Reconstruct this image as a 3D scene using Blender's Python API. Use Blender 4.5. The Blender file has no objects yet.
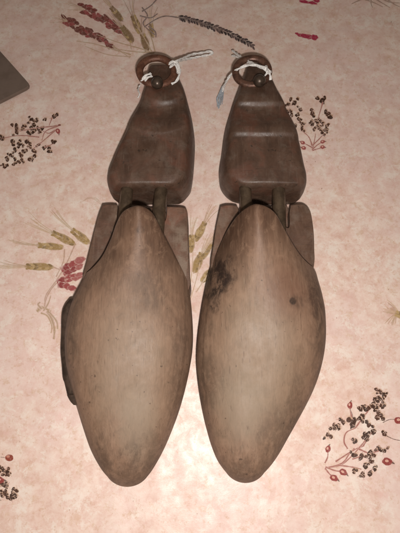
import bpy, bmesh, math, random
import numpy as np
from mathutils import Vector, noise as mnoise

random.seed(7)
sc = bpy.context.scene
COL = sc.collection
R = math.radians

# ------------------------------------------------------------------ camera
CAM_H, TILT, FPX = 0.34, R(18.0), 480.0
CT, ST = math.cos(TILT), math.sin(TILT)

def at(px, py, z=0.0):
    """point of the scene seen at photo position (px,py) when it lies at height z (used to take measurements off the photo)"""
    a, b = (px - 200.0) / FPX, (266.5 - py) / FPX
    d = Vector((a, b * CT + ST, b * ST - CT))
    t = (z - CAM_H) / d.z
    return Vector((d.x * t, d.y * t, z))

cam = bpy.data.cameras.new('camera')
cam.sensor_fit = 'VERTICAL'; cam.sensor_height = 24.0
cam.lens = 24.0 * FPX / 533.0
cam.clip_start = 0.01; cam.clip_end = 20
co = bpy.data.objects.new('camera', cam); COL.objects.link(co)
co.location = (0, 0, CAM_H); co.rotation_euler = (TILT, 0, 0)
sc.camera = co

# ------------------------------------------------------------------ small helpers
def interp(x, xs, ys):
    return float(np.interp(x, xs, ys))

def smooth_interp(x, pts):
    """monotone-ish cubic (Catmull/Hermite) through sorted (x,y) points"""
    n = len(pts)
    if x <= pts[0][0]: return pts[0][1]
    if x >= pts[-1][0]: return pts[-1][1]
    i = 0
    while x > pts[i + 1][0]: i += 1
    def slope(k):
        if k == 0: return (pts[1][1] - pts[0][1]) / (pts[1][0] - pts[0][0])
        if k == n - 1: return (pts[-1][1] - pts[-2][1]) / (pts[-1][0] - pts[-2][0])
        d0 = (pts[k][1] - pts[k-1][1]) / (pts[k][0] - pts[k-1][0])
        d1 = (pts[k+1][1] - pts[k][1]) / (pts[k+1][0] - pts[k][0])
        if d0 * d1 <= 0: return 0.0
        return 2 * d0 * d1 / (d0 + d1)
    x0, y0 = pts[i]; x1, y1 = pts[i + 1]; h = x1 - x0; t = (x - x0) / h
    m0, m1 = slope(i) * h, slope(i + 1) * h
    return ((2*t**3 - 3*t**2 + 1)*y0 + (t**3 - 2*t**2 + t)*m0 + (-2*t**3 + 3*t**2)*y1 + (t**3 - t**2)*m1)

def sstep(a, b, x):
    t = min(1, max(0, (x - a) / (b - a)))
    return t * t * (3 - 2 * t)

def link(name, bm, mat, parent=None, origin=(0, 0, 0), sharp=40):
    me = bpy.data.meshes.new(name)
    o = Vector(origin)
    for v in bm.verts: v.co -= o
    bmesh.ops.recalc_face_normals(bm, faces=bm.faces[:])
    for f in bm.faces: f.smooth = True
    bm.to_mesh(me); bm.free()
    if sharp: me.set_sharp_from_angle(angle=R(sharp))
    me.materials.append(mat)
    ob = bpy.data.objects.new(name, me); COL.objects.link(ob)
    if parent: ob.parent = parent
    else: ob.location = o
    return ob

def thing(name, label, cat, loc, group=None):
    o = bpy.data.objects.new(name, None); COL.objects.link(o)
    o.location = loc; o.empty_display_size = 0.02
    o['label'] = label; o['category'] = cat
    if group: o['group'] = group
    return o

def grid_rows(bm, rows, cap0=True, cap1=True, closed=True):
    """rows: list of equal-length closed rings"""
    vr = [[bm.verts.new(p) for p in r] for r in rows]
    n = len(rows[0])
    for a, b in zip(vr[:-1], vr[1:]):
        for k in range(n if closed else n - 1):
            bm.faces.new((a[k], a[(k+1) % n], b[(k+1) % n], b[k]))
    if cap0: bm.faces.new(vr[0])
    if cap1: bm.faces.new(vr[-1][::-1])
    return vr

def tube(bm, pts, rad, n=8, rfun=None):
    pts = [Vector(p) for p in pts]
    rows = []
    t0 = (pts[1] - pts[0]).normalized()
    nrm = t0.orthogonal().normalized()
    for i, p in enumerate(pts):
        t = (pts[min(i+1, len(pts)-1)] - pts[max(i-1, 0)]).normalized()
        nrm = (nrm - t * nrm.dot(t)).normalized()
        b = t.cross(nrm)
        r = rad if rfun is None else rad * rfun(i / (len(pts) - 1))
        rows.append([p + nrm * (r * math.cos(2*math.pi*k/n)) + b * (r * math.sin(2*math.pi*k/n)) for k in range(n)])
    grid_rows(bm, rows)

def spline(pts, m=10):
    """Catmull-Rom through points"""
    P = [Vector(p) for p in pts]
    P = [P[0] * 2 - P[1]] + P + [P[-1] * 2 - P[-2]]
    out = []
    for i in range(1, len(P) - 2):
        for k in range(m):
            t = k / m
            a, b, c, d = P[i-1], P[i], P[i+1], P[i+2]
            out.append(0.5 * ((2*b) + (c - a)*t + (2*a - 5*b + 4*c - d)*t*t + (3*b - a - 3*c + d)*t**3))
    out.append(P[-2])
    return out

# ------------------------------------------------------------------ node helpers
class NT:
    def __init__(self, name):
        self.m = bpy.data.materials.new(name); self.m.use_nodes = True
        self.t = self.m.node_tree; self.t.nodes.clear()
        self.out = self.n('ShaderNodeOutputMaterial'); self.b = self.n('ShaderNodeBsdfPrincipled')
        self.l(self.b.outputs[0], self.out.inputs[0])
        self.tc = self.n('ShaderNodeTexCoord')
        self.co = self.tc.outputs['Object']
    def n(self, t, **kw):
        x = self.t.nodes.new(t)
        for k, v in kw.items(): setattr(x, k, v)
        return x
    def l(self, a, b): self.t.links.new(a, b)
    def put(self, sock, v):
        if hasattr(v, 'is_output') or isinstance(v, bpy.types.NodeSocket): self.l(v, sock)
        else: sock.default_value = v
    def math(self, op, a, b=0.0, c=0.0, clamp=False):
        x = self.n('ShaderNodeMath', operation=op, use_clamp=clamp)
        for s, v in zip(x.inputs, (a, b, c)): self.put(s, v)
        return x.outputs[0]
    def scaled(self, s, off=(0, 0, 0)):
        x = self.n('ShaderNodeMapping'); x.inputs['Scale'].default_value = s; x.inputs['Location'].default_value = off
        self.l(self.co, x.inputs['Vector']); return x.outputs[0]
    def noise(self, scale, detail=4, rough=0.55, vec=None, dist=0.0):
        x = self.n('ShaderNodeTexNoise'); self.l(vec if vec is not None else self.co, x.inputs['Vector'])
        x.inputs['Scale'].default_value = scale; x.inputs['Detail'].default_value = detail
        x.inputs['Roughness'].default_value = rough; x.inputs['Distortion'].default_value = dist
        return x.outputs['Fac']
    def ramp(self, fac, stops):
        x = self.n('ShaderNodeValToRGB'); e = x.color_ramp.elements
        while len(e) < len(stops): e.new(0.5)
        for k, (p, c) in enumerate(stops):
            e[k].position = p; e[k].color = (c[0], c[1], c[2], 1) if hasattr(c, '__len__') else (c, c, c, 1)
        self.l(fac, x.inputs[0]); return x.outputs[0]
    def rng(self, fac, a, b, c=0.0, d=1.0, smooth=True):
        x = self.n('ShaderNodeMapRange'); x.interpolation_type = 'SMOOTHSTEP' if smooth else 'LINEAR'
        self.put(x.inputs[0], fac)
        for i, v in enumerate((a, b, c, d)): x.inputs[i+1].default_value = v
        return x.outputs[0]
    def mix(self, f, a, b, mode='MIX'):
        x = self.n('ShaderNodeMix', data_type='RGBA', blend_type=mode)
        self.put(x.inputs[0], f)
        for s, v in ((x.inputs[6], a), (x.inputs[7], b)):
            if isinstance(v, tuple): s.default_value = (v[0], v[1], v[2], 1)
            else: self.l(v, s)
        return x.outputs[2]
    def spot(self, p, rx, ry, rz, soft=0.5, wob=0.0, wobscale=120):
        """blotch of its own shape round a point of the thing"""
        s = self.n('ShaderNodeVectorMath', operation='SUBTRACT'); self.l(self.co, s.inputs[0]); s.inputs[1].default_value = p
        d = self.n('ShaderNodeVectorMath', operation='DIVIDE'); self.l(s.outputs[0], d.inputs[0]); d.inputs[1].default_value = (rx, ry, rz)
        ln = self.n('ShaderNodeVectorMath', operation='LENGTH'); self.l(d.outputs[0], ln.inputs[0])
        v = ln.outputs['Value']
        if wob:
            v = self.math('ADD', v, self.math('MULTIPLY', self.math('SUBTRACT', self.noise(wobscale, 5, .6), .5), wob))
        return self.rng(v, 1.0 - soft, 1.0 + soft, 1.0, 0.0)
    def bump(self, h, strength, dist, prev=None):
        x = self.n('ShaderNodeBump'); x.inputs['Strength'].default_value = strength; x.inputs['Distance'].default_value = dist
        self.l(h, x.inputs['Height'])
        if prev is not None: self.l(prev, x.inputs['Normal'])
        return x.outputs[0]
    def fin(self, color, rough=0.5, spec=0.5, metal=0.0, normal=None):
        self.put(self.b.inputs['Base Color'], color if not isinstance(color, tuple) else (*color, 1))
        self.put(self.b.inputs['Roughness'], rough)
        self.b.inputs['Specular IOR Level'].default_value = spec; self.b.inputs['Metallic'].default_value = metal
        if normal is not None: self.l(normal, self.b.inputs['Normal'])
        return self.m

# ------------------------------------------------------------------ materials
def wood_pale(name, org, seed, stains_shade, wear, worn_glint=()):
    """timeworn pale beech of the fore part: grain along Y, dirty patina towards the instep, staining; edge shade and ridge glint painted in"""
    m = NT(name)
    off = (seed, seed * .7, 0)
    g = m.noise(1.0, 7, .62, m.scaled((420, 48, 300), off), .5)
    g2 = m.noise(1.0, 5, .6, m.scaled((1500, 70, 900), off))
    blot = m.noise(28, 5, .62, m.scaled((1, .6, 1), off), .6)
    fine = m.noise(260, 4, .7)
    col = m.ramp(g, [(.28, (.186, .107, .068)), (.5, (.224, .135, .088)), (.72, (.258, .160, .107))])
    col = m.mix(m.rng(g2, .50, .68, 0, .42), col, (.10, .060, .037))
    # grimy patches
    col = m.mix(m.rng(blot, .48, .74, 0, .45), col, (.105, .066, .043))
    # old varnish and handling dirt on the instep end, irregular border
    y0, y1 = wear
    sp = m.n('ShaderNodeSeparateXYZ'); m.l(m.co, sp.inputs[0])
    yy = m.math('ADD', sp.outputs[1], m.math('MULTIPLY', m.math('SUBTRACT', blot, .5), .06))
    pat = m.rng(yy, y0, y1, 0, .92)
    col = m.mix(pat, col, m.ramp(g, [(.3, (.044, .021, .013)), (.55, (.080, .041, .025)), (.8, (.122, .066, .041))]))
    brk = m.math('MULTIPLY', m.rng(m.noise(1.0, 7, .72, m.scaled((170, 80, 120), (seed, 3, 0)), .6), .36, .58, .12, 1.0), m.rng(m.noise(420, 4, .7), .3, .55, .55, 1.0))
    # mottling of years of handling
    mot = m.noise(1.0, 7, .70, m.scaled((150, 90, 120), (seed, 8, 0)), .8)
    col = m.mix(m.rng(mot, .50, .70, 0, .42), col, (.085, .052, .034))
    col = m.mix(m.rng(mot, .34, .50, .40, 0), col, (.300, .188, .124))
    for (p, rx, ry, c, k, soft, wob) in worn_glint:  # rubbed pale areas, and the painted highlight on the tongue ridge
        col = m.mix(m.math('MULTIPLY', m.spot(p, rx, ry, .05, soft, wob, 60), k), col, c)
    for (p, rx, ry, c, k, soft, wob) in stains_shade:  # dark marks; the long side strips also hold painted shade
        f = m.math('MULTIPLY', m.spot(p, rx, ry, .05, soft, wob), brk)
        col = m.mix(m.math('MULTIPLY', f, k), col, c)
    # speckles and scratches
    sc_ = m.noise(1.0, 3, .5, m.scaled((900, 75, 500), (3 + seed, 1, 0)), .6)
    col = m.mix(m.rng(sc_, .63, .72, 0, .45), col, (.085, .048, .030))
    dots = m.noise(330, 2, .5)
    col = m.mix(m.rng(dots, .70, .76, 0, .7), col, (.06, .035, .022))
    pale = m.noise(1.0, 3, .5, m.scaled((600, 90, 400), (9 + seed, 4, 0)))
    col = m.mix(m.rng(pale, .62, .76, 0, .28), col, (.27, .20, .14))
    nb = m.bump(g, .22, .0006)
    nb = m.bump(blot, .35, .0015, nb)
    nb = m.bump(fine, .15, .0003, nb)
    rough = m.rng(m.math('ADD', blot, m.math('MULTIPLY', fine, .4)), .4, 1.0, .48, .72)
    rough = m.math('SUBTRACT', rough, m.math('MULTIPLY', pat, .27))
    return m.fin(col, rough, .45, 0, nb)

def wood_dark(name, seed, tint=1.0, red=.5):
    m = NT(name)
    off = (seed, seed * .3, 0)
    g = m.noise(1.0, 7, .62, m.scaled((90, 45, 90), off), .8)
    blot = m.noise(55, 5, .62, m.scaled((1, 1, 1), off), .4)
    fine = m.noise(420, 4, .7)
    a = tuple(tint * v for v in (.034, .018, .011)); b = tuple(tint * v for v in (.062, .034, .022)); c = tuple(tint * v for v in (.094, .057, .039))
    col = m.ramp(g, [(.28, a), (.52, b), (.78, c)])
    col = m.mix(m.rng(blot, .48, .66, 0, red), col, tuple(tint * v for v in (.105, .036, .020)))
    col = m.mix(m.rng(m.noise(90, 5, .65, m.scaled((1, 1, 1), (seed+5, 2, 0))),   .48, .72, 0, .5), col, tuple(tint*v for v in (.105, .078, .060)))
    col = m.mix(m.rng(m.noise(300, 2, .5), .68, .76, 0, .7), col, (.02, .014, .010))
    scr = m.noise(1.0, 4, .6, m.scaled((700, 60, 500), (seed, 6, 0)), .4)
    col = m.mix(m.rng(scr, .54, .74, 0, .32), col, tuple(tint * v for v in (.125, .090, .068)))
    scr2 = m.noise(1.0, 4, .6, m.scaled((60, 600, 500), (seed, 16, 0)), .5)
    col = m.mix(m.rng(scr2, .60, .72, 0, .45), col, tuple(tint * v for v in (.020, .012, .008)))
    geo = m.n('ShaderNodeNewGeometry')
    wear = m.math('MULTIPLY', m.rng(geo.outputs['Pointiness'], .515, .56), m.rng(m.noise(150, 5, .7, m.scaled((1, 1, 1), (seed, 40, 0))), .38, .60))
    col = m.mix(m.math('MULTIPLY', wear, .75), col, (.21, .155, .115))
    nb = m.bump(scr, .3, .0003)
    nb = m.bump(g, .2, .0005, nb)
    nb = m.bump(blot, .30, .0012, nb)
    nb = m.bump(fine, .40, .0004, nb)
    return m.fin(col, m.rng(m.math('ADD', blot, m.math('MULTIPLY', fine, .5)), .4, 1.0, .32, .60), .5, 0, nb)

def metal_mat(name, c0, c1, metal, r0, r1, scale=300, spec=.5):
    m = NT(name)
    n1 = m.noise(scale, 5, .65); n2 = m.noise(scale * .3, 4, .6)
    col = m.mix(m.rng(n1, .35, .65), c0, c1)
    nb = m.bump(n1, .3, .0004)
    return m.fin(col, m.rng(n2, .35, .65, r0, r1), spec, metal, nb)

M_ring_rust = metal_mat('rusty_iron', (.10, .040, .024), (.19, .085, .052), .35, .38, .6)
M_ring_dark = metal_mat('dark_iron', (.075, .036, .024), (.16, .080, .053), .4, .34, .55)
M_knob = metal_mat('dull_brass', (.095, .066, .048), (.055, .038, .028), .5, .24, .42)
M_rod = metal_mat('dull_brass_rod', (.150, .105, .068), (.085, .058, .038), .6, .28, .46, 160)
M_patch = metal_mat('black_leather', (.030, .019, .013), (.070, .046, .033), 0, .6, .75, 140, .22)
M_board = metal_mat('grey_board', (.135, .096, .075), (.165, .120, .096), 0, .5, .6, 90)

def string_mat(name, c):
    m = NT(name)
    n1 = m.noise(900, 3, .6)
    return m.fin(m.mix(m.rng(n1, .35, .7), c, tuple(v * .62 for v in c)), .8, .2, 0, m.bump(n1, .5, .0003))
M_string = string_mat('white_cotton', (.92, .90, .87))
M_fray = string_mat('blue_grey_cotton', (.42, .46, .50))

def cloth_mat():
    m = NT('printed_oilcloth')
    big = m.noise(11, 4, .6, None, .4); mid = m.noise(85, 7, .76, None, .25)
    sm = m.noise(330, 5, .75, None, .2)
    col = m.ramp(mid, [(.32, (.80, .69, .60)), (.44, (.76, .61, .525)), (.54, (.715, .53, .45)), (.68, (.62, .41, .33))])
    col = m.mix(m.rng(big, .42, .62, 0, .45), col, (.735, .555, .515))
    och = m.noise(125, 6, .78, m.scaled((1, 1, 1), (4, 9, 0)), .3)
    col = m.mix(m.rng(och, .53, .66, 0, .60), col, (.61, .42, .29))
    rose = m.noise(100, 6, .78, m.scaled((1, 1, 1), (14, 2, 0)), .3)
    col = m.mix(m.rng(rose, .54, .68, 0, .50), col, (.68, .43, .37))
    wht = m.noise(66, 7, .80, m.scaled((1, 1, 1), (1, 22, 0)), .3)
    col = m.mix(m.rng(wht, .51, .62, 0, .75), col, (.79, .70, .62))
    col = m.mix(m.rng(sm, .54, .68, 0, .6), col, (.57, .37, .26))
    at_ = m.n('ShaderNodeVertexColor'); at_.layer_name = 'ink'
    dab = m.noise(520, 4, .7)
    a = m.math('MULTIPLY', at_.outputs['Alpha'], m.rng(dab, .28, .50, .90, 1.2), clamp=True)
    tone = m.mix(m.rng(m.noise(700, 3, .6), .45, .7, 0, .12), at_.outputs['Color'], col)
    col = m.mix(m.math('MINIMUM', a, 1.0), col, tone)
    weave = m.noise(1400, 2, .5)
    nb = m.bump(m.noise(24, 3, .5), .7, .0034)
    nb = m.bump(weave, .16, .0002, nb)
    nb = m.bump(sm, .18, .0003, nb)
    return m.fin(col, m.rng(mid, .3, .7, .33, .46), .38, 0, nb)
M_cloth = cloth_mat()

# ------------------------------------------------------------------ the tablecloth with its print
def cloth_z(x, y):
    a = mnoise.noise(Vector((x * 9, y * 9, 3.1))) * .0009 + mnoise.noise(Vector((x * 22, y * 20, 8.2))) * .00035
    return a - .0012

class Cloth:
    def __init__(self):
        self.bm = bmesh.new(); self.ink = self.bm.verts.layers.float_color.new('ink'); self.k = 0
    def v(self, x, y, dz, c, a):
        w = self.bm.verts.new((x, y, cloth_z(x, y) + dz)); w[self.ink] = (c[0], c[1], c[2], a); return w
    def layer(self):
        self.k += 1
        return .00008 + self.k * .0000012
    def poly(self, ctr, ring_pts, c, a, edge=.35):
        """inked patch: solid centre, softer rim"""
        dz = self.layer()
        n = len(ring_pts)
        cv = self.v(ctr.x, ctr.y, dz, c, a)
        i_ = [self.v(ctr.x + (p.x - ctr.x) * .72, ctr.y + (p.y - ctr.y) * .72, dz, c, a) for p in ring_pts]
        o_ = [self.v(p.x, p.y, dz, c, a * edge) for p in ring_pts]
        for k in range(n):
            j = (k + 1) % n
            self.bm.faces.new((cv, i_[k], i_[j])); self.bm.faces.new((i_[k], o_[k], o_[j], i_[j]))
    def blob(self, px, py, rx, ry, ang, c, a=.95, rag=.25, n=14, edge=.35, point=0.0):
        ca, sa = math.cos(R(ang)), math.sin(R(ang)); pts = []
        for k in range(n):
            t = 2 * math.pi * k / n
            r = 1 + random.uniform(-rag, rag)
            u = math.cos(t) * rx * r; w = math.sin(t) * ry * r * (1 - point * max(0, math.cos(t)))
            pts.append(at(px + u * ca - w * sa, py + u * sa + w * ca))
        self.poly(at(px, py), pts, c, a, edge)
    def stroke(self, pts, w, c, a=.8, taper=.4):
        P = spline([Vector((p[0], p[1], 0)) for p in pts], 7)
        dz = self.layer(); prev = None; n = len(P)
        for i, p in enumerate(P):
            t = (P[min(i+1, n-1)] - P[max(i-1, 0)]); t.normalize()
            q = Vector((-t.y, t.x, 0)); s = i / (n - 1)
            ww = w * (1 - (1 - taper) * s) * random.uniform(.8, 1.2) * .5
            row = []
            for d, al in ((-1, .25), (0, 1), (1, .25)):
                g = at(p.x + q.x * ww * d, p.y + q.y * ww * d)
                row.append(self.v(g.x, g.y, dz, c, a * al))
            if prev:
                for k in range(2): self.bm.faces.new((prev[k], prev[k+1], row[k+1], row[k]))
            prev = row

SEED = (.046, .020, .011); SEED2 = (.080, .034, .020); BERRY = (.26, .045, .038); STEM = (.30, .085, .065)
OLIVE = (.34, .225, .092); OLIVE2 = (.45, .315, .145); ROSE = (.31, .070, .068); EAR = (.19, .045, .036)
PURPLE = (.055, .038, .042); MAGENTA = (.36, .022, .062); CREAM = (.78, .62, .40)

C = Cloth()
def seed(x, y, r=2.0):
    for q in range(3):
        ang = random.uniform(0, 180)
        X, Y = (x, y) if q == 0 else (x + random.uniform(-1, 1) * r * 1.5, y + random.uniform(-1, 1) * r * 1.5)
        rr = r * (.92 if q == 0 else random.uniform(.55, .85))
        C.blob(X + .5, Y - .6, rr * 1.1, rr * .9, ang, (.40, .22, .11), .6, .2, 9, .4)
        C.blob(X, Y, rr * random.uniform(.95, 1.2), rr * random.uniform(.82, 1.0), ang, random.choice((SEED, (.055, .024, .014), SEED2)), 1.0, .25, 10, .9, .3)
        if random.random() < .6:
            a = random.uniform(0, 6.28)
            C.stroke([(X, Y), (X + math.cos(a) * rr * 2, Y + math.sin(a) * rr * 2)], .7, (.20, .08, .05), .8)
def berry(x, y, r, ang, c=BERRY):
    C.blob(x, y, r * 1.35, r, ang, c, .92, .08, 14, .8, .35)
    C.blob(x - .2 * r, y - .2 * r, r * .5, r * .36, ang, (.62, .33, .24), .8, .1, 9)
    C.stroke([(x + r * 1.2 * math.cos(R(ang)), y + r * 1.2 * math.sin(R(ang))), (x + r * 1.9 * math.cos(R(ang + 8)), y + r * 1.9 * math.sin(R(ang + 8)))], r * .7, SEED2, .9)
def ear(x, y, ln, w, ang, c=OLIVE, awn=26, nawn=7, spread=14):
    """ear of wheat; ang is the way the awns point"""
    ca, sa = math.cos(R(ang)), math.sin(R(ang))
    tip = (x + ca * ln * .35, y + sa * ln * .35)
    for k in range(nawn):
        d = R(ang + random.uniform(-spread, spread)); L = ln * .3 + awn * random.uniform(.6, 1)
        C.stroke([(tip[0] - ca * ln * .3, tip[1] - sa * ln * .3), (tip[0] + math.cos(d) * L * .5, tip[1] + math.sin(d) * L * .5), (tip[0] + math.cos(d + .06) * L, tip[1] + math.sin(d + .06) * L)], 1.2, random.choice((c, OLIVE2)), .6)
    C.blob(x, y, ln * .5, w * .5, ang, c, .85, .08, 20, .5, .25)
    for k in range(7):
        s = (k - 3) / 3 * ln * .36
        for sd in (-1, 1):
            C.blob(x + ca * s - sa * sd * w * .2, y + sa * s + ca * sd * w * .2, ln * .10, w * .15, ang + sd * 18, random.choice((OLIVE2, c, c, (.24, .16, .07))), .85, .15, 9, .8)

def spray_left(dx=0, dy=0):
    C.k = 0
    s = 1 / 3.077
    for x, y, r in [(165,355,8),(138,365,5.5),(112,370,5.5),(95,365,6),(48,385,8),(75,385,6),(95,390,6),(110,395,6),(128,395,6),(50,405,7),(85,405,6),(100,405,6),
                    (5,425,9),(38,435,7),(60,432,6),(80,435,7),(55,450,6),(45,463,6),(78,462,7),(30,475,6),(65,478,7),(100,460,6),(115,445,5),(22,490,7),(45,488,6),
                    (65,490,6),(95,488,9),(40,505,5),(15,510,7),(165,437,6),(150,455,7),(135,455,6),(88,375,5),(68,395,5),(92,447,5),(105,385,5),(70,447,5),(54,495,5),(8,505,5),(120,405,5)]:
        seed(x * s + dx, y * s + dy, r * s)
    for pts in [((182,384),(150,388),(110,392),(60,402)), ((182,384),(140,402),(128,430)), ((170,398),(150,408),(132,402)), ((175,395),(140,425),(100,458)), ((120,420),(60,415),(5,424)), ((135,452),(165,440)), ((160,360),(150,385))]:
        C.stroke([(x * s + dx, y * s + dy) for x, y in pts], 1.5, STEM, .9)
    berry(178 * s + dx, 402 * s + dy, 2.2, 70, ROSE); C.blob(182 * s + dx, 383 * s + dy, 1.4, 1.0, 0, EAR, .9)

def spray_upper(dx=0, dy=0):
    C.k = 0
    s = 1 / 2.857
    q = lambda x, y: (260 + x * s + dx, y * s + dy)
    for x, y, r in [(178,287,9),(195,325,8.5),(98,293,8),(150,323,8)]:
        seed(*q(x, y), r * s)
    for x, y in [(75,300),(115,312),(90,325),(108,325),(112,340),(120,352),(102,358),(120,368),(160,342),(172,345),(150,355),(165,358),(180,350),(192,357),(155,368),(170,365),(185,370),(192,368),(178,378),(148,345),(62,310),(80,318)]:
        seed(*q(x, y), 5.2 * s)
    for pts in [((150,427),(155,405),(160,380)), ((150,415),(140,390),(120,372)), ((152,412),(170,395),(185,378)), ((150,425),(165,412),(182,402)), ((150,420),(135,412),(122,405)), ((150,428),(170,422),(185,418)), ((180,290),(172,318),(165,340))]:
        C.stroke([q(*p) for p in pts], 1.6, STEM, .9)
    for x, y, a in [(180,403,-10),(180,418,5),(125,421,190),(122,406,200)]: berry(*q(x, y), 1.9, a, ROSE)

def spray_right(dx=0, dy=0):
    C.k = 0
    s = 1 / 3.27
    q = lambda x, y: (290 + x * s + dx, 370 + y * s + dy)
    for pts in [((116,320),(165,312),(200,285),(225,258)), ((116,322),(170,306),(195,275),(212,256)), ((190,258),(178,235),(185,205),(215,190)), ((160,312),(205,318),(235,325)), ((118,318),(150,330),(178,332)), ((116,322),(130,340),(145,352)),
                ((150,300),(210,262),(240,250)), ((225,258),(246,232),(252,212)), ((215,190),(238,158),(262,128),(300,85)), ((225,258),(262,272),(300,262)), ((240,250),(262,215),(275,195)), ((205,292),(240,282),(275,280)), ((205,160),(200,140),(197,120)), ((115,305),(124,285),(125,265))]:
        C.stroke([q(*p) for p in pts], 2.1, STEM, .9, .6)
    for pts in [((305,172),(328,162),(352,162)), ((318,216),(340,226),(362,231)), ((205,178),(206,150),(198,128))]:
        C.stroke([q(*p) for p in pts], 1.0, SEED2, .9, .8)
    for x, y in [(300,75),(290,90),(305,95),(275,110),(305,120),(240,120),(250,130),(280,130),(235,150),(300,150),(285,155),(240,155),(175,172),(160,182),(145,190),(125,212),(260,180),(275,200),(240,220),(255,212),(312,210),
                 (213,236),(290,255),(310,265),(235,280),(210,280),(260,275),(275,280),(248,310),(265,300),(280,318),(212,328),(237,340),(262,342),(293,70),(308,80),(270,118),(292,142),(232,128),(228,158),(250,218),(298,262),(266,272),(152,186)]:
        seed(*q(x, y), 8.2 * s)
    seed(*q(205, 178), 13 * s)
    for x, y, r, a in [(197,115,9,-80),(125,258,9,-75),(145,354,11,25),(175,335,11,30),(320,300,13,10),(358,165,12,0)]:
        berry(*q(x, y), r * s, a)

def spray_corner(dx=0, dy=0):
    C.k = 0
    s = 1 / 3.077
    q = lambda x, y: (x * s + dx, 400 + y * s + dy)
    C.blob(*q(27, 178), 4.2, 3.5, 0, (.25, .05, .03), .95, .06, 16, .8); C.blob(*q(23, 174), 1.6, 1.2, 0, (.5, .17, .10), .8, .1, 9)
    C.stroke([q(0, 176), q(14, 178)], 1, SEED2, .9)
    for x, y in [(10,218),(18,228),(4,212),(10,262),(19,265),(4,258),(8,292),(2,285),(40,278),(46,294),(30,305),(38,290),(34,298),(13,285),(22,222)]:
        seed(*q(x, y), 7.5 * s)

def red_ears(dx=0, dy=0):
    C.k = 0
    s = 1 / 3.077
    q = lambda x, y: (x * s + dx, y * s + dy)
    for x0, y0, x1, y1, w in [(195,55,345,138,13), (250,18,388,98,15)]:
        n = 46
        C.stroke([q(x0 + 10, y0 + 6), q((x0 + x1) / 2, (y0 + y1) / 2 + 2), q(x1, y1)], w * s * 1.9, (.36, .15, .115), .42, .7)
        for k in range(n):
            t = k / (n - 1); ang = math.degrees(math.atan2(y1 - y0, x1 - x0))
            X = x0 + (x1 - x0) * t + random.uniform(-4, 4); Y = y0 + (y1 - y0) * t + random.uniform(-1, 1) * w * (1 - .3 * t)
            C.blob(*q(X, Y), 3.6, 1.9, ang + random.uniform(-35, 35), random.choice((EAR, ROSE, (.15, .04, .03))), .85, .2, 9, .8)
        for k in range(7):
            C.stroke([q(x0 + 12, y0 + 8), q(x0 - random.uniform(5, 45), y0 - random.uniform(-14, 26))], .9, OLIVE, .55)
    for pts, w in [(((402,165),(350,150),(290,132),(235,124)), 1.6), (((402,172),(330,165),(262,140)), 1.2), (((345,138),(375,158),(400,176)), 1.8), (((388,98),(398,120),(404,150)), 2.2)]:
        C.stroke([q(*p) for p in pts], w, OLIVE, .65)
    s2 = 1 / 2.353
    q2 = lambda x, y: (110 + x * s2 + dx, y * s2 + dy)
    for x, y, ln, w, ang in [(62,55,22,8,-112), (40,78,22,8,-125), (82,98,20,8,-105), (15,30,20,7,-130), (98,70,16,6,-95)]:
        ear(*q2(x, y), ln, w, ang, (.24, .15, .075), 16, 6, 22)
    for pts in [((98,122),(70,112),(20,98),(-30,80)), ((100,124),(85,95),(62,60)), ((104,122),(60,120),(5,112)), ((106,120),(98,90),(84,60))]:
        C.stroke([q2(*p) for p in pts], 1.6, OLIVE, .7)
    for pts in [((75,15),(88,35),(78,55),(105,80)), ((165,40),(130,36),(105,45),(80,62)), ((75,25),(95,12),(110,-4)), ((70,35),(95,40),(112,30)), ((90,60),(106,72),(108,86))]:
        C.stroke([q2(*p) for p in pts], 1.5, PURPLE, .8, .8)
    n = 30
    C.stroke([q2(163, 40), q2(215, 52), q2(285, 80), q2(338, 106)], 5.0, (.10, .07, .065), .8, .7)
    for k in range(n):
        t = k / (n - 1); X = 165 + 172 * t; Y = 40 + 30 * t + 36 * t * t
        for sd in (-1, 1):
            C.blob(*q2(X + random.uniform(-3, 3), Y + sd * (6.5 - 2.5 * abs(t - .45)) * random.uniform(.4, 1)), 2.3, 1.15, 30 + sd * 32, random.choice((PURPLE, (.03, .022, .022), (.12, .08, .075))), .9, .2, 8, .5)

def magenta_marks(dx=0, dy=0):
    C.k = 0
    s = 1 / 2.857
    q = lambda x, y: (260 + x * s + dx, y * s + dy)
    for x, y, rx, ry in [(118,98,14,6),(140,102,18,7),(156,104,11,8),(106,93,6,3),(130,100,16,6),(128,1,18,5),(150,4,14,5),(162,-2,10,6)]:
        C.blob(*q(x, y), rx * s, ry * s, 10, MAGENTA, .9, .2, 12, .6)
    for pts in [((300,-4),(325,5),(352,18)), ((330,-6),(352,8),(372,20)), ((365,-4),(385,10),(402,18)), ((290,-4),(272,4),(262,9)), ((318,-8),(318,8),(322,20)), ((345,-8),(372,4),(400,6))]:
        C.stroke([q(*p) for p in pts], 1.8, (.20, .12, .07), .65)

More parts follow.
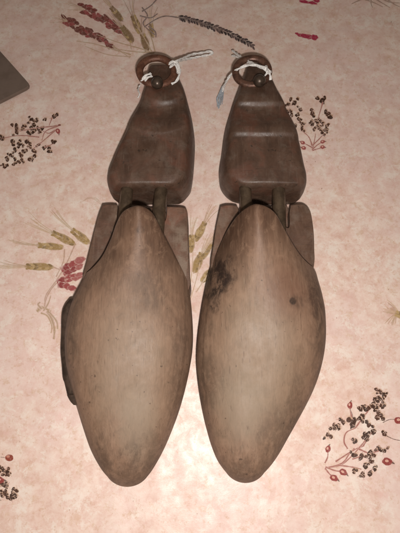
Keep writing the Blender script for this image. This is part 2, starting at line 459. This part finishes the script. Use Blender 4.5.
def wheat_left(dx=0, dy=0):
    C.k = 0
    s = 1 / 2.962
    q = lambda x, y: (x * s + dx, 160 + y * s + dy)
    for pts in [((222,245),(198,300),(170,350),(135,400),(132,440)), ((190,262),(186,300),(165,345)), ((155,315),(175,322),(188,318)), ((200,350),(165,365),(140,400),(128,440))]:
        C.stroke([q(*p) for p in pts], 1.6, (.36, .21, .13), .65, .8)
    for x, y, ln, w, a in [(115,315,30,8.5,181), (148,254,28,8,184), (186,230,28,8.5,207), (236,224,24,9,218)]:
        ear(*q(x, y), ln, w, a, OLIVE, 26, 8, 11)
    for p0, p1, w in [((182,328),(248,292),8), ((188,340),(244,312),6), ((168,362),(238,345),8), ((170,368),(222,384),7), ((190,350),(244,338),4.5)]:
        C.stroke([q(*p0), q((p0[0] + p1[0]) / 2, (p0[1] + p1[1]) / 2 - 4), q(*p1)], w, ROSE, .9, .5)
        L = math.hypot(p1[0] - p0[0], p1[1] - p0[1]) * s; A = math.degrees(math.atan2(p1[1] - p0[1], p1[0] - p0[0]))
        for u in (.28, .55, .82):
            C.blob(*q(p0[0] + (p1[0] - p0[0]) * u, p0[1] + (p1[1] - p0[1]) * u - 3), L * .26, w * .48, A + random.uniform(-12, 12), random.choice((ROSE, (.36, .12, .11), (.25, .05, .05))), .9, .15, 14, .6, .5)
    for pts, w in [(((108,448),(124,436),(150,448)), 5), (((122,440),(112,428),(118,420)), 3), (((140,446),(152,470),(160,500),(158,530)), 4.5), (((145,450),(166,476),(170,500)), 3), (((120,452),(140,462),(152,490),(150,512)), 2.5), (((128,446),(142,424),(150,400)), 2)]:
        C.stroke([q(*p) for p in pts], w, random.choice(((.33, .22, .11), OLIVE)), .7, .5)
    for k in range(10):
        C.stroke([q(300, 130), q(292 - k * 3, 118 - k), q(278 - k * 4, 104 + k * 2)], 1, OLIVE, .4)

def wheat_middle(dx=0, dy=0):
    C.k = 0
    for x, y, ln, w, a in [(200,231,24,8,-62), (205,252,26,8,-55), (198,262,24,9,-68), (191,243,20,8,-84), (208,274,22,8,-48)]:
        ear(x + dx, y + dy, ln, w, a, OLIVE, 20, 8, 16)
    for pts in [((190,300),(196,280),(200,262)), ((188,300),(192,270),(193,250)), ((196,292),(204,280),(212,268))]:
        C.stroke([(x + dx, y + dy) for x, y in pts], 1.6, OLIVE, .6)

def wheat_right(dx=0, dy=0):
    C.k = 0
    for k in range(20):
        a = R(random.uniform(115, 250)); L = random.uniform(8, 19)
        C.stroke([(399 + dx, 312 + dy), (399 + dx + math.cos(a) * L * .5, 312 + dy - math.sin(a) * L * .5), (399 + dx + math.cos(a + .12) * L, 312 + dy - math.sin(a + .12) * L)], 1.6, random.choice((OLIVE, OLIVE2, (.33, .2, .1))), .6)
    ear(404 + dx, 316 + dy, 20, 9, 200, OLIVE, 10, 5)

spray_left(); spray_upper(); spray_right(); spray_corner(); red_ears(); magenta_marks(); wheat_left(); wheat_middle(); wheat_right()
# the same print carries on over the rest of the cloth
spray_right(-400, 60); spray_right(130, -40); spray_left(430, 40); wheat_left(-180, -40); wheat_left(445, 40); spray_upper(130, -20); spray_left(-130, 250)
for k in range(34):       # stray flecks
    x, y = random.uniform(0, 400), random.uniform(0, 533)
    C.blob(x, y, random.uniform(.4, 1.0), .4, random.uniform(0, 180), (.22, .11, .07), .6, .2, 7)

bm = C.bm
NX, NY = 150, 160
X0, X1, Y0, Y1 = -.62, .62, -.42, .92
gv = [[C.v(X0 + (X1 - X0) * i / NX, Y0 + (Y1 - Y0) * j / NY, 0, (1, 1, 1), 0) for i in range(NX + 1)] for j in range(NY + 1)]
for j in range(NY):
    for i in range(NX):
        bm.faces.new((gv[j][i], gv[j][i+1], gv[j+1][i+1], gv[j+1][i]))
me = bpy.data.meshes.new('tablecloth')
bm.normal_update()
for f in bm.faces:
    if f.normal.z < 0: f.normal_flip()
    f.smooth = True
bm.to_mesh(me); bm.free()
me.materials.append(M_cloth)
tc = bpy.data.objects.new('tablecloth', me); COL.objects.link(tc)
tc['label'] = 'pink and cream mottled tablecloth printed with wheat ears, berries and seed sprays'
tc['category'] = 'tablecloth'

# ------------------------------------------------------------------ shoe trees
Z_SIL, Z_TON, Z_WING = .017, .0275, .0245

def edge_fn(sil, extra, outer):
    """edge x as a function of y: the wooden outline (sil) carried on by extra points given with their height"""
    zs = lambda py: Z_SIL + (.0075 if outer else .003) * (1 - sstep(285, 370, py))
    pts = [(at(px, py, zs(py)).y, at(px, py, zs(py)).x) for px, py in sil] + [(at(px, py, z).y, at(px, py, z).x) for px, py, z in extra]
    pts.sort()
    f = lambda y: smooth_interp(y, pts)
    ya, yb = at(200, 470, Z_SIL).y, at(200, 290, .025).y
    def g(y):                                            # fair the long side so that no measured point shows as a corner
        k = sstep(ya, ya + .025, y) * (1 - sstep(yb - .025, yb, y))
        if k <= 0: return f(y)
        ws = [math.exp(-(i / 4.0) ** 2) for i in range(-8, 9)]
        m = sum(w * f(y + i * .0026 * k) for w, i in zip(ws, range(-8, 9))) / sum(ws)
        return f(y) * (1 - k) + m * k
    return g

def build_forefoot(root, org, mat, silL, silR, tonL, tonR, fullL, fullR, ridge, crown_shift):
    """one dome over the whole fore part; its instep end is cut off along the tongue line (tonL, tonR)"""
    zt = lambda py: float(np.interp(py, [207, 212, 225, 250, 277], [.0575, .0540, .0460, .0345, .0245]))
    yt = at(silL[0][0], silL[0][1], Z_SIL).y - .0004
    tip_y = at(tonL[-1][0], tonL[-1][1], zt(207)).y
    outL, outR = crown_shift < 0, crown_shift > 0
    fL = edge_fn(silL, [(a, b, zt(b)) for a, b in tonL], outL); fR = edge_fn(silR, [(a, b, zt(b)) for a, b in tonR], outR)
    gL = edge_fn(silL, [(a, b, Z_WING) for a, b in fullL], outL); gR = edge_fn(silR, [(a, b, Z_WING) for a, b in fullR], outR)
    rp = sorted((at(a, b, .056).y, at(a, b, .056).x) for a, b in ridge)
    y_cut = at(200, 268, .026).y
    Hp = [(at(200, py, z).y, z) for py, z in [(488, .012), (482, .0185), (470, .0245), (450, .0305), (415, .0370), (375, .0420), (330, .0468), (290, .0512), (255, .0556), (225, .0595), (209, .0612)]]
    Hp.sort()
    n = 230; rows = []; NS = 90
    for i in range(n + 1):
        t = i / n
        s = .5 - .5 * math.cos(math.pi * t)
        s = .3 * t + .7 * s
        y = yt + (tip_y - yt) * s
        dt = y - yt
        toe_k = sstep(0, .10, dt)
        D = .006; te = min(1, (dt + .00001) / D); te = math.sqrt(1 - (1 - .45 * te) ** 2) / math.sqrt(1 - .55 ** 2)
        ye = max(y, yt + D)
        xl, xr, Xl, Xr = fL(ye), fR(ye), gL(ye), gR(ye)
        e = sstep(y_cut - .055, y_cut + .035, y)         # 0 body .. 1 instep
        c0 = .5 * (Xl + Xr); w0 = .5 * (Xr - Xl)
        cr = (1 - e) * (c0 + crown_shift * w0 * toe_k * .8) + e * smooth_interp(y, rp)
        xl = cr + (xl - cr) * te; xr = cr + (xr - cr) * te; Xl = cr + (Xl - cr) * te; Xr = cr + (Xr - cr) * te
        H = smooth_interp(y, Hp)
        zb = (.010 + .007 * toe_k) * (1 - e) + .0215 * e
        tt = min(1, max(0, dt / .007)); H = zb + (H - zb) * math.sqrt(1 - (1 - tt) ** 2) if tt < 1 else H
        H = max(H, zb + .0004)
        tipk = max(0, 1 - (tip_y - y) / .0022)
        p = 2.5 * (1 - e) + 1.34 * e
        q = (1 / 1.8) * (1 - e) + (1 / 1.05) * e
        row = []
        for j in range(NS + 1):
            f = .5 + .5 * math.sin(-math.pi / 2 + math.pi * j / NS)
            x = xl + (xr - xl) * f
            u = (cr - x) / (cr - Xl) if x < cr else (x - cr) / (Xr - cr)
            u = min(1, max(0, u))
            u = math.sqrt(u * u + .0004) - .02 if u < .9 else u       # soften the ridge a touch
            v = max(0.0, 1 - max(0, u) ** p) ** q
            z = zb + (H - zb) * v
            d = min(x - xl, xr - x)
            cut = sstep(y_cut - .004, y_cut + .006, y)
            z -= cut * .0011 * max(0, 1 - d / .0016) ** 2 + .0016 * tipk ** 2
            z += mnoise.noise(Vector((x * 45 + org[0] * 99, y * 30, 1.7))) * .0008 * v
            row.append((x, y, z))
        k1, k2 = (.03, .07) if e < .5 else (0, 0)
        w = .5 * (xr - xl)
        zl, zr = row[0][2], row[-1][2]
        row += [(xr - w * k1 * .4, y, zr * .45), (xr - w * k2, y, .0008), (xl + w * k2, y, .0008), (xl + w * k1 * .4, y, zl * .45)]
        rows.append(row)
    bm = bmesh.new(); grid_rows(bm, rows)
    return link('forefoot', bm, mat, root, org, 38)

def slab(name, root, org, mat, px_pts, ztop, sub=5, bev=.0006, zbot=.001, tilt=0.0):
    """flat-topped block from an outline measured at its top edge"""
    P = [at(x, y, ztop) for x, y in px_pts]
    C_ = spline(P + [P[0]], sub)[:-1]
    n = len(C_); cen = sum(C_, Vector()) / n
    bm = bmesh.new()
    rows = []
    area = sum(C_[i].x * C_[(i+1) % n].y - C_[(i+1) % n].x * C_[i].y for i in range(n))
    sgn = 1 if area > 0 else -1
    nr = []
    for i in range(n):
        t = (C_[(i+1) % n] - C_[i-1]).normalized(); nr.append(Vector((t.y, -t.x, 0)) * sgn)
    for dz, off in ((zbot - ztop, .0004), (-bev * 3, .0002), (-bev, 0), (-bev * .45, -bev * .18), (-bev * .12, -bev * .5), (0, -bev)):
        rows.append([C_[i] + nr[i] * off + Vector((0, 0, dz)) for i in range(n)])
    grid_rows(bm, rows)
    ob = link(name, bm, mat, root, org, 50)
    for p in ob.data.polygons:
        if len(p.vertices) > 4: p.use_smooth = False
    return ob

def build_heel(root, org, mat, left, right, prof, arc, zl, zr):
    Zs = .012
    def zz(py, z): return z
    L = sorted((at(px, py, zz(py, zl)).y, at(px, py, zz(py, zl)).x) for px, py in left)
    Rr = sorted((at(px, py, zz(py, zr)).y, at(px, py, zz(py, zr)).x) for px, py in right)
    Hp = sorted((at(200, py, z).y, z) for py, z in prof)
    y0 = max(L[0][0], Rr[0][0]); y1 = min(L[-1][0], Rr[-1][0])
    n, NS = 170, 60; rows = []
    for i in range(n + 1):
        t = i / n; s = .4 * t + .6 * (.5 - .5 * math.cos(math.pi * t))
        y = y0 + (y1 - y0) * s
        xl, xr = smooth_interp(y, L), smooth_interp(y, Rr)
        c, w = .5 * (xl + xr), .5 * (xr - xl)
        row = []
        endk = min(1, (y1 - y) / .006); endk = math.sqrt(max(0, 1 - (1 - max(0, endk)) ** 2))
        frk = min(1, (y - y0) / .0024); frk = math.sqrt(max(0, 1 - (1 - max(0, frk)) ** 2))
        for j in range(NS + 1):
            u = math.sin(-math.pi / 2 + math.pi * j / NS)
            H = smooth_interp(y - arc * u * u, Hp)
            z_edge = .011
            H = z_edge + (H - z_edge) * (.45 + .55 * endk) * (.80 + .20 * frk)
            v = max(0.0, 1 - abs(u) ** 15.0) ** (1 / 2.4)
            z = z_edge + (H - z_edge) * v - .0022 * u * u * v
            x = c + w * u * (1 - (.012 if u * (zr - zl) > 0 else .085) * v)
            z += mnoise.noise(Vector((x * 70, y * 60, org[0] * 77))) * .0005 * v
            row.append((x, y, z))
        row += [(c + w * .985, y, .005), (c + w * .93, y, .001), (c - w * .93, y, .001), (c - w * .985, y, .005)]
        rows.append(row)
    bm = bmesh.new(); grid_rows(bm, rows)
    return link('heel_block', bm, mat, root, org, 48)

def rod(root, org, p0, p1, rad):
    bm = bmesh.new()
    P = [Vector(p0).lerp(Vector(p1), k / 12) for k in range(13)]
    tube(bm, P, rad, 20)
    return link('rod', bm, M_rod, root, org, 50)

def knob(root, org, p, r, zbase):
    bm = bmesh.new(); rows = []
    N = 20
    for (rr, z) in [(1.55, 0), (1.6, .25), (1.35, .5), (.75, .6), (.62, .9)] + [(math.sin(a), 1.55 - .95 * math.cos(a)) for a in [R(d) for d in (48, 62, 78, 95, 112, 128, 143, 156, 167, 176)]]:
        rows.append([(p.x + r * rr * math.cos(2*math.pi*k/N), p.y + r * rr * math.sin(2*math.pi*k/N), zbase + r * z) for k in range(N)])
    grid_rows(bm, rows)
    return link('knob', bm, M_knob, root, org, 60)

def ring(root, org, c, rx, ry, minor, mat, tiltx, tilty, flat=.8):
    bm = bmesh.new(); n, m = 64, 16; vr = []
    for i in range(n):
        a = 2 * math.pi * i / n; row = []
        for k in range(m):
            b = 2 * math.pi * k / m
            wob = 1 + .05 * mnoise.noise(Vector((math.cos(a) * 2, math.sin(a) * 2, org[0] * 30)))
            q = minor * wob
            x = (rx + q * math.cos(b)) * math.cos(a); y = (ry + q * math.cos(b)) * math.sin(a)
            z = q * flat * math.sin(b) + x * tilty + y * tiltx
            row.append(bm.verts.new((c.x + x, c.y + y, c.z + z)))
        vr.append(row)
    for i in range(n):
        A, B = vr[i], vr[(i + 1) % n]
        for k in range(m):
            bm.faces.new((A[k], A[(k+1) % m], B[(k+1) % m], B[k]))
    return link('ring', bm, mat, root, org, 60)

GROUP = 'pair of old wooden shoe trees'
def local(px, py, z, org):
    p = at(px, py, z); return (p.x - org[0], p.y - org[1], z)

# ---------- tree with the black strip
orgA = (at(130, 340).x, at(130, 340).y, 0)
A = thing('shoe_tree', 'old wooden shoe tree with a black strip fixed along its outer side', 'shoe tree', orgA, GROUP)
def stA(*a): return a
woodA = wood_pale('worn_beech', orgA, 2.0, [
    (local(128, 470, .024, orgA), .018, .012, (0.053, 0.032, 0.021), 0.42, .5, 1.0),
    (local(100, 455, .024, orgA), .007, .016, (0.050, 0.031, 0.021), 0.45, .6, 1.0),
    (local(145, 450, .028, orgA), .012, .010, (0.062, 0.038, 0.025), 0.35, .6, 1.2),
    (local(180, 380, .022, orgA), .006, .045, (0.059, 0.036, 0.024), 0.45, .6, 1.0),  # inner side edge: some dirt, plus shade of the turning surface painted in
    (local(75, 330, .022, orgA), .008, .05, (0.062, 0.040, 0.028), .6, .6, 1.0),  # outer side edge darkened, part dirt, part shade put into the colour
    (local(142, 236, .048, orgA), .003, .002, (0.025, 0.012, 0.009), .7, .5, 1.0),
    (local(152, 290, .050, orgA), .012, .014, (0.074, 0.046, 0.031), .5, .6, 1.0),
  ], (at(130, 305).y - orgA[1], at(130, 232).y - orgA[1]),
  [(local(130, 370, .043, orgA), .024, .040, (0.216, 0.162, 0.108), .45, .6, .8),
   (local(137, 425, .036, orgA), .010, .020, (0.238, 0.186, 0.132), .45, .6, 1.0),
   (local(140, 235, .047, orgA), .0018, .034, (.20, .125, .086), .40, .8, .9)])  # highlight along the tongue ridge, painted as a pale streak
tonA_L = [(86.5, 274.5), (92.5, 274), (99, 270.5), (105, 263), (109.5, 253), (113.5, 241), (116.5, 227), (119.5, 217), (123, 211.5), (127, 208.8), (132, 207.5), (137, 207.2)]
tonA_R = [(188, 283), (180, 268), (174, 256), (163, 235), (156.5, 221), (152.5, 214), (148.5, 210), (144, 208), (139, 207.2)]
silA_L = [(120, 487.6), (114, 485.5), (107, 479), (99, 469), (87.5, 446), (78, 414), (69, 380), (64.8, 352), (64.8, 325), (69, 304), (76, 289), (80.8, 279.5)]
silA_R = [(126, 487.6), (133, 486.5), (142, 482), (155, 465), (170, 435), (181, 405), (190, 367.5), (193.5, 341), (192, 313)]
build_forefoot(A, orgA, woodA, silA_L, silA_R, tonA_L, tonA_R, [(86, 264), (92, 240), (98, 217), (103, 200), (108, 180)], [(190, 285), (188.8, 262), (188, 240), (187.5, 200), (187, 180)], [(142, 300), (141, 270), (140, 245), (139.5, 225), (138.5, 207), (138, 190)], -.10)
W1 = wood_dark('grimy_walnut', 1.0, 1.65, .3)
W1b = wood_dark('grimy_walnut_reddish', 4.0, 1.95, .4)
slab('wing', A, orgA, W1, [(102.5, 205), (108, 204.3), (115, 204.5), (117.5, 206), (117, 216), (120, 222), (122, 235), (118, 255), (110, 276), (100, 287), (90, 288), (84.5, 284), (83, 276), (86, 264), (92, 240), (98, 217)], Z_WING)
slab('wing', A, orgA, W1b, [(167, 206.5), (175, 206.8), (183, 207.3), (187, 210.5), (187.6, 225), (188.3, 245), (189, 268), (190, 285), (183, 296), (172, 290), (162, 262), (156, 240), (158, 224), (164, 222), (166.3, 216)], Z_WING)
slab('back_plate', A, orgA, W1, [(119, 209), (126, 207.5), (140, 207), (152, 207.5), (165, 209), (165, 240), (140, 255), (119, 240)], .017)
heelA_L = [(150, 57), (147, 63), (145, 74), (144, 85), (134, 109), (121, 136), (109.8, 160), (105.6, 171), (104.8, 177), (106.2, 182), (110, 185.7), (118, 187.4)]
heelA_R = [(170, 57), (174.5, 63), (177.5, 76), (181, 88), (187, 103), (193, 125), (195, 145), (193.6, 172), (191.5, 187), (187, 194), (180, 198.0), (170, 198.4)]
profH = [(198, .030), (190, .0335), (185, .0345), (178, .0350), (160, .0352), (142, .0350), (135.5, .0355), (131, .0364), (127, .0365), (121, .0354), (114, .0332), (110, .0325), (106, .0331), (100, .0352), (95, .0354), (89, .0336), (82, .031), (70, .0275), (58, .025)]
H1 = wood_dark('handled_walnut', 9.0, 1.36, .4)
build_heel(A, orgA, H1, heelA_L, heelA_R, profH, .010, .030, .012)
rod(A, orgA, at(127.5, 184, .026), at(121.5, 248, .0245), .0045)
rod(A, orgA, at(161.5, 186, .026), at(154, 272, .0235), .0047)
zk = .031
knob(A, orgA, at(157.5, 85.5, .034), .0047, .0295)
ring(A, orgA, at(157, 71.5, .033), .0134, .0122, .0029, M_ring_rust, .05, -.05)
# black strip along the outer side
def side_strip():
    bm = bmesh.new()
    pts = [(69.5, 300, 0), (63.5, 308, 1), (61.5, 318, 1), (61, 335, 1), (60, 352, 1), (61, 366, 1), (62, 378, 1.0), (64, 383, 1.1), (67, 394, 1.25), (70.5, 401, 1.0), (74, 405, 0)]
    inn = [(77, 300), (75, 308), (73, 318), (72, 335), (72, 352), (73, 366), (75, 378), (77, 383), (80, 394), (82, 401), (82, 406)]
    O = spline([at(a, b, .016) for a, b, _ in pts], 6); I = spline([at(a, b, .016) for a, b in inn], 6)
    rows = []
    n = len(O)
    for i, (o, q) in enumerate(zip(O, I)):
        s = i / (n - 1)
        zt = .0200 + .0010 * math.sin(s * 9)
        if s > .80: zt += .0015
        d = (q - o)
        prof = [(1, zt), (.55, zt + .0006), (.2, zt - .001), (.04, zt - .004), (0, zt * .6), (.05, .005), (.3, .001), (1, .001)]
        rows.append([Vector((o.x + d.x * k, o.y + d.y * k, z)) for k, z in prof])
    grid_rows(bm, rows)
    return link('side_strip', bm, M_patch, A, orgA, 50)
side_strip()

# ---------- tree with the burn mark
orgB = (at(262, 340).x, at(262, 340).y, 0)
B = thing('shoe_tree', 'old wooden shoe tree with a blackened burn stain beside its instep', 'shoe tree', orgB, GROUP)
woodB = wood_pale('worn_beech_stained', orgB, 6.5, [
    (local(216, 279, .036, orgB), .0095, .014, (0.011, 0.007, 0.006), .92, .35, 1.3),
    (local(224, 270, .042, orgB), .007, .010, (0.031, 0.017, 0.012), .75, .5, 1.5),
    (local(214, 302, .034, orgB), .004, .009, (0.019, 0.011, 0.008), .85, .35, 1.0),
    (local(292, 302, .046, orgB), .0022, .0022, (0.006, 0.004, 0.003), .97, .3, .5),
    (local(296, 303, .044, orgB), .006, .004, (0.062, 0.037, 0.025), .6, .5, .8),
    (local(312, 300, .030, orgB), .006, .018, (0.056, 0.028, 0.019), .75, .5, 1.4),
    (local(275, 434, .026, orgB), .012, .016, (0.037, 0.022, 0.015), 0.36, .5, 1.2),
    (local(294, 415, .024, orgB), .0055, .026, (0.040, 0.025, 0.017), 0.4, .5, 1.0),
    (local(246, 472, .020, orgB), .016, .010, (0.040, 0.025, 0.017), 0.42, .5, 1.0),
    (local(318, 360, .022, orgB), .006, .05, (0.059, 0.036, 0.024), 0.45, .6, 1.0),  # outer edge strip: some dirt, with grazing shade painted over it
    (local(205, 345, .022, orgB), .006, .04, (0.068, 0.043, 0.028), .5, .6, 1.0),  # inner edge strip, likewise dirt and painted shade
    (local(212, 385, .026, orgB), .010, .012, (0.081, 0.050, 0.032), 0.4, .6, 1.2),
  ], (at(262, 298).y - orgB[1], at(262, 235).y - orgB[1]),
  [(local(258, 360, .045, orgB), .026, .045, (0.221, 0.167, 0.111), .5, .6, .8),
   (local(240, 405, .038, orgB), .014, .020, (0.238, 0.184, 0.130), .45, .6, 1.0),
   (local(256, 232, .047, orgB), .0020, .028, (.21, .125, .084), .45, .8, .9),  # ridge highlight of this tongue, put into the colour
   (local(283, 292, .046, orgB), .014, .016, (0.124, 0.053, 0.031), .5, .7, .9)])
tonB_L = [(210, 266), (215, 252), (221, 239), (227.5, 226), (234, 216), (239, 210.5), (243, 207.7), (248, 205.8), (253, 205.2)]
tonB_R = [(315.5, 268), (310, 267.2), (305, 266), (300, 262.5), (294.5, 256), (289, 247), (284, 236), (280, 226), (277, 217), (273, 211), (268, 207.3), (262, 205.6), (257, 205.2)]
silB_L = [(243, 483.6), (236, 481), (227.5, 474.5), (216, 457.6), (205, 424), (198, 386), (195.6, 360), (197.5, 335), (201, 310), (204, 294)]
silB_R = [(249, 483.6), (255, 482), (262, 477), (276, 461), (293, 431), (306, 407), (316, 386), (323, 360), (326.5, 337), (326.8, 312), (324, 293), (320, 279), (317.5, 270.5)]
build_forefoot(B, orgB, woodB, silB_L, silB_R, tonB_L, tonB_R, [(206, 284), (211, 262), (216, 235), (220, 205), (222, 180)], [(315.2, 250), (314, 235), (312, 215), (310, 195), (309, 180)], [(262, 300), (260, 270), (257.5, 245), (256, 225), (255, 207), (254.5, 190)], .06)
slab('wing', B, orgB, W1b, [(220.5, 206.5), (226, 205), (234, 205.2), (238, 207), (239, 215), (243, 222), (240, 245), (232, 268), (222, 274), (212, 268), (211, 261), (213, 248), (216, 228)], Z_WING)
slab('wing', B, orgB, W1, [(291, 205), (298, 204), (304, 204.6), (309, 208.5), (311.5, 215), (313.8, 232), (314.4, 250), (314.6, 261), (312, 272), (303, 278), (292, 272), (282, 245), (278, 226), (284, 226), (288.5, 227.5), (289.8, 222), (289.6, 212)], Z_WING)
slab('back_plate', B, orgB, W1, [(240, 208), (248, 206.5), (260, 206), (275, 206.3), (288, 207), (287, 235), (262, 250), (241, 236)], .017)
heelB_L = [(252, 55), (248, 62), (243.5, 78), (238.5, 92.5), (231.5, 112), (224.5, 133), (221.5, 155), (219, 174), (219.5, 182), (222.5, 189), (230, 195), (242, 198.4)]
heelB_R = [(266, 55), (271, 62), (274.8, 77.5), (283, 97), (294.5, 118), (302.3, 142), (307.2, 164), (309.3, 173), (309.4, 178), (307.8, 182.5), (303.5, 185.9), (294, 187.4)]
profB = [(198, .030), (190, .0335), (185, .0345), (178, .0350), (160, .0352), (142, .0350), (137, .0353), (132, .0371), (128, .0373), (122, .0358), (115, .0334), (111, .0329), (107, .0333), (101, .0356), (96, .0358), (89, .0338), (82, .032), (70, .0275), (58, .025)]
H2 = wood_dark('handled_walnut_shiny', 17.0, 1.32, .42)
build_heel(B, orgB, H2, heelB_L, heelB_R, profB, .002, .012, .030)
rod(B, orgB, at(245, 186, .026), at(248, 240, .0250), .0044)
rod(B, orgB, at(278.5, 184, .026), at(280, 258, .0240), .0047)
knob(B, orgB, at(259, 83.5, .034), .0049, .0295)
ring(B, orgB, at(252, 71.5, .033), .0128, .0120, .0028, M_ring_dark, .05, .06)

# ------------------------------------------------------------------ strings tied to the rings
def twine(bm, pts, rad=.00084, twist=380, m=12):
    """two-ply thread"""
    P = spline(pts, m)
    for ph in (0, math.pi):
        Q = []; L = 0
        for i, p in enumerate(P):
            if i: L += (P[i] - P[i-1]).length
            t = (P[min(i+1, len(P)-1)] - P[max(i-1, 0)]).normalized()
            a = t.cross(Vector((0, 0, 1)))
            if a.length < 1e-3: a = Vector((1, 0, 0))
            a.normalize(); b = t.cross(a)
            w = ph + L * twist
            Q.append(p + (a * math.cos(w) + b * math.sin(w)) * rad * .55)
        tube(bm, Q, rad * .74, 8)

oS = at(176, 62); oS = (oS.x, oS.y, .03)
bm = bmesh.new()
twine(bm, [at(151, 73.5, .037), at(146, 75.5, .0375), at(142.5, 79.5, .036), at(141, 83, .030)])
twine(bm, [at(152, 76, .0365), at(147, 78, .037), at(144.5, 81.5, .034)])
twine(bm, [at(169, 64, .034), at(173, 61.5, .0372), at(177, 63, .0378), at(179.5, 69, .0375), at(179, 76, .0372), at(176, 81.5, .0372), at(171.5, 84, .0365)])
twine(bm, [at(170, 67, .034), at(174, 64.5, .0375), at(177, 67, .0378), at(177.5, 73, .037)])
twine(bm, [at(174, 63, .0375), at(178, 60.5, .036), at(184, 58, .028), at(192, 54.5, .020), at(201, 53, .015), at(209, 51.5, .012), at(212.5, 52.3, .011), at(210, 54.6, .011), at(200, 56.6, .014), at(190, 58.6, .020), at(181, 60.4, .030), at(175, 62.5, .0372)])
twine(bm, [at(139.5, 86, .020), at(138, 90, .010), at(139.5, 94, .004), at(138, 98, .002)], .0006)
s1 = link('string', bm, M_string, None, oS, 60)
s1['label'] = 'white string tied to the ring beside the black strip tree, ending in a flat loop'
s1['category'] = 'string'

oT = at(240, 66); oT = (oT.x, oT.y, .03)
T = thing('string', 'white string tied to a ring, hanging down into a frayed bluish end', 'string', oT)
bm = bmesh.new()
twine(bm, [at(232.5, 50.5, .012), at(237, 54, .018), at(243, 58, .027), at(251, 62.5, .036), at(260, 67, .039), at(267, 71, .0395), at(270, 75, .038), at(270.5, 80, .036)])
twine(bm, [at(232.5, 55.5, .011), at(238, 57, .018), at(244, 60.5, .028), at(252, 64, .0375), at(259, 66, .040), at(265, 68.5, .0405)])
twine(bm, [at(271, 72, .037), at(265, 68, .0405), at(256, 65.2, .040), at(247, 65.5, .0385), at(239, 68.5, .036), at(232, 73.5, .031), at(227, 80, .024), at(224, 86, .014), at(222.5, 91, .008)])
twine(bm, [at(266, 66, .0385), at(267.5, 71.5, .041), at(265, 75.5, .0385)])
link('thread', bm, M_string, T, oT, 60)
bm = bmesh.new()
for k in range(16):
    d = random.uniform(-1, 1)
    tube(bm, spline([at(223 + d * .6, 86 + random.uniform(-1, 2), .010), at(221.5 + d * 2.2, 93, .006 + random.uniform(-.002, .003)), at(220 + d * 3.2 + random.uniform(-1, 1), 99, .0045), at(219.5 + d * 2.4 + random.uniform(-1, 1), 106 + random.uniform(-3, 3), .0025)], 6), .00042, 5, lambda s: 1 - .5 * s)
link('frayed_end', bm, M_fray, T, oT, 60)

# ------------------------------------------------------------------ corner of the board at the side of the picture
def board():
    zt = .0035
    c = [(-60, -14), (-4, 46.5), (26, 80.2), (28.6, 83.3), (28.2, 86), (25.5, 88), (0, 101), (-60, 131), (-120, 90)]
    P = [at(x, y, zt) for x, y in c]
    bm = bmesh.new(); rows = []
    cen = sum(P, Vector()) / len(P)
    for z, k in ((.0002, .999), (.001, 1.0), (zt - .0008, 1.0), (zt - .0002, .9985), (zt, .996)):
        rows.append([Vector((cen.x + (p.x - cen.x) * k, cen.y + (p.y - cen.y) * k, z)) for p in P])
    grid_rows(bm, rows)
    o = at(0, 80)
    ob = link('board', bm, M_board, None, (o.x, o.y, 0), 35)
    ob['label'] = 'flat grey-brown board whose rounded corner pokes in from the picture edge'
    ob['category'] = 'board'
board()

# ------------------------------------------------------------------ light: the phone's flash just under the lens, dim room
lt = bpy.data.lights.new('flash', 'AREA'); lt.shape = 'DISK'; lt.size = .012; lt.energy = 1.43; lt.color = (1.0, .935, .885)
lo = bpy.data.objects.new('flash', lt); COL.objects.link(lo)
lo.location = (.008, -.027, CAM_H + .002); lo.rotation_euler = (R(10), 0, 0)

w = bpy.data.worlds.new('World'); sc.world = w; w.use_nodes = True
bg = w.node_tree.nodes['Background']; bg.inputs[0].default_value = (1.0, .80, .64, 1); bg.inputs[1].default_value = .14

sc.render.engine = 'CYCLES'
sc.view_settings.view_transform = 'Standard'; sc.view_settings.look = 'None'
sc.view_settings.exposure = 0.0; sc.view_settings.gamma = 1.0
sc.render.resolution_x = 768; sc.render.resolution_y = 1024
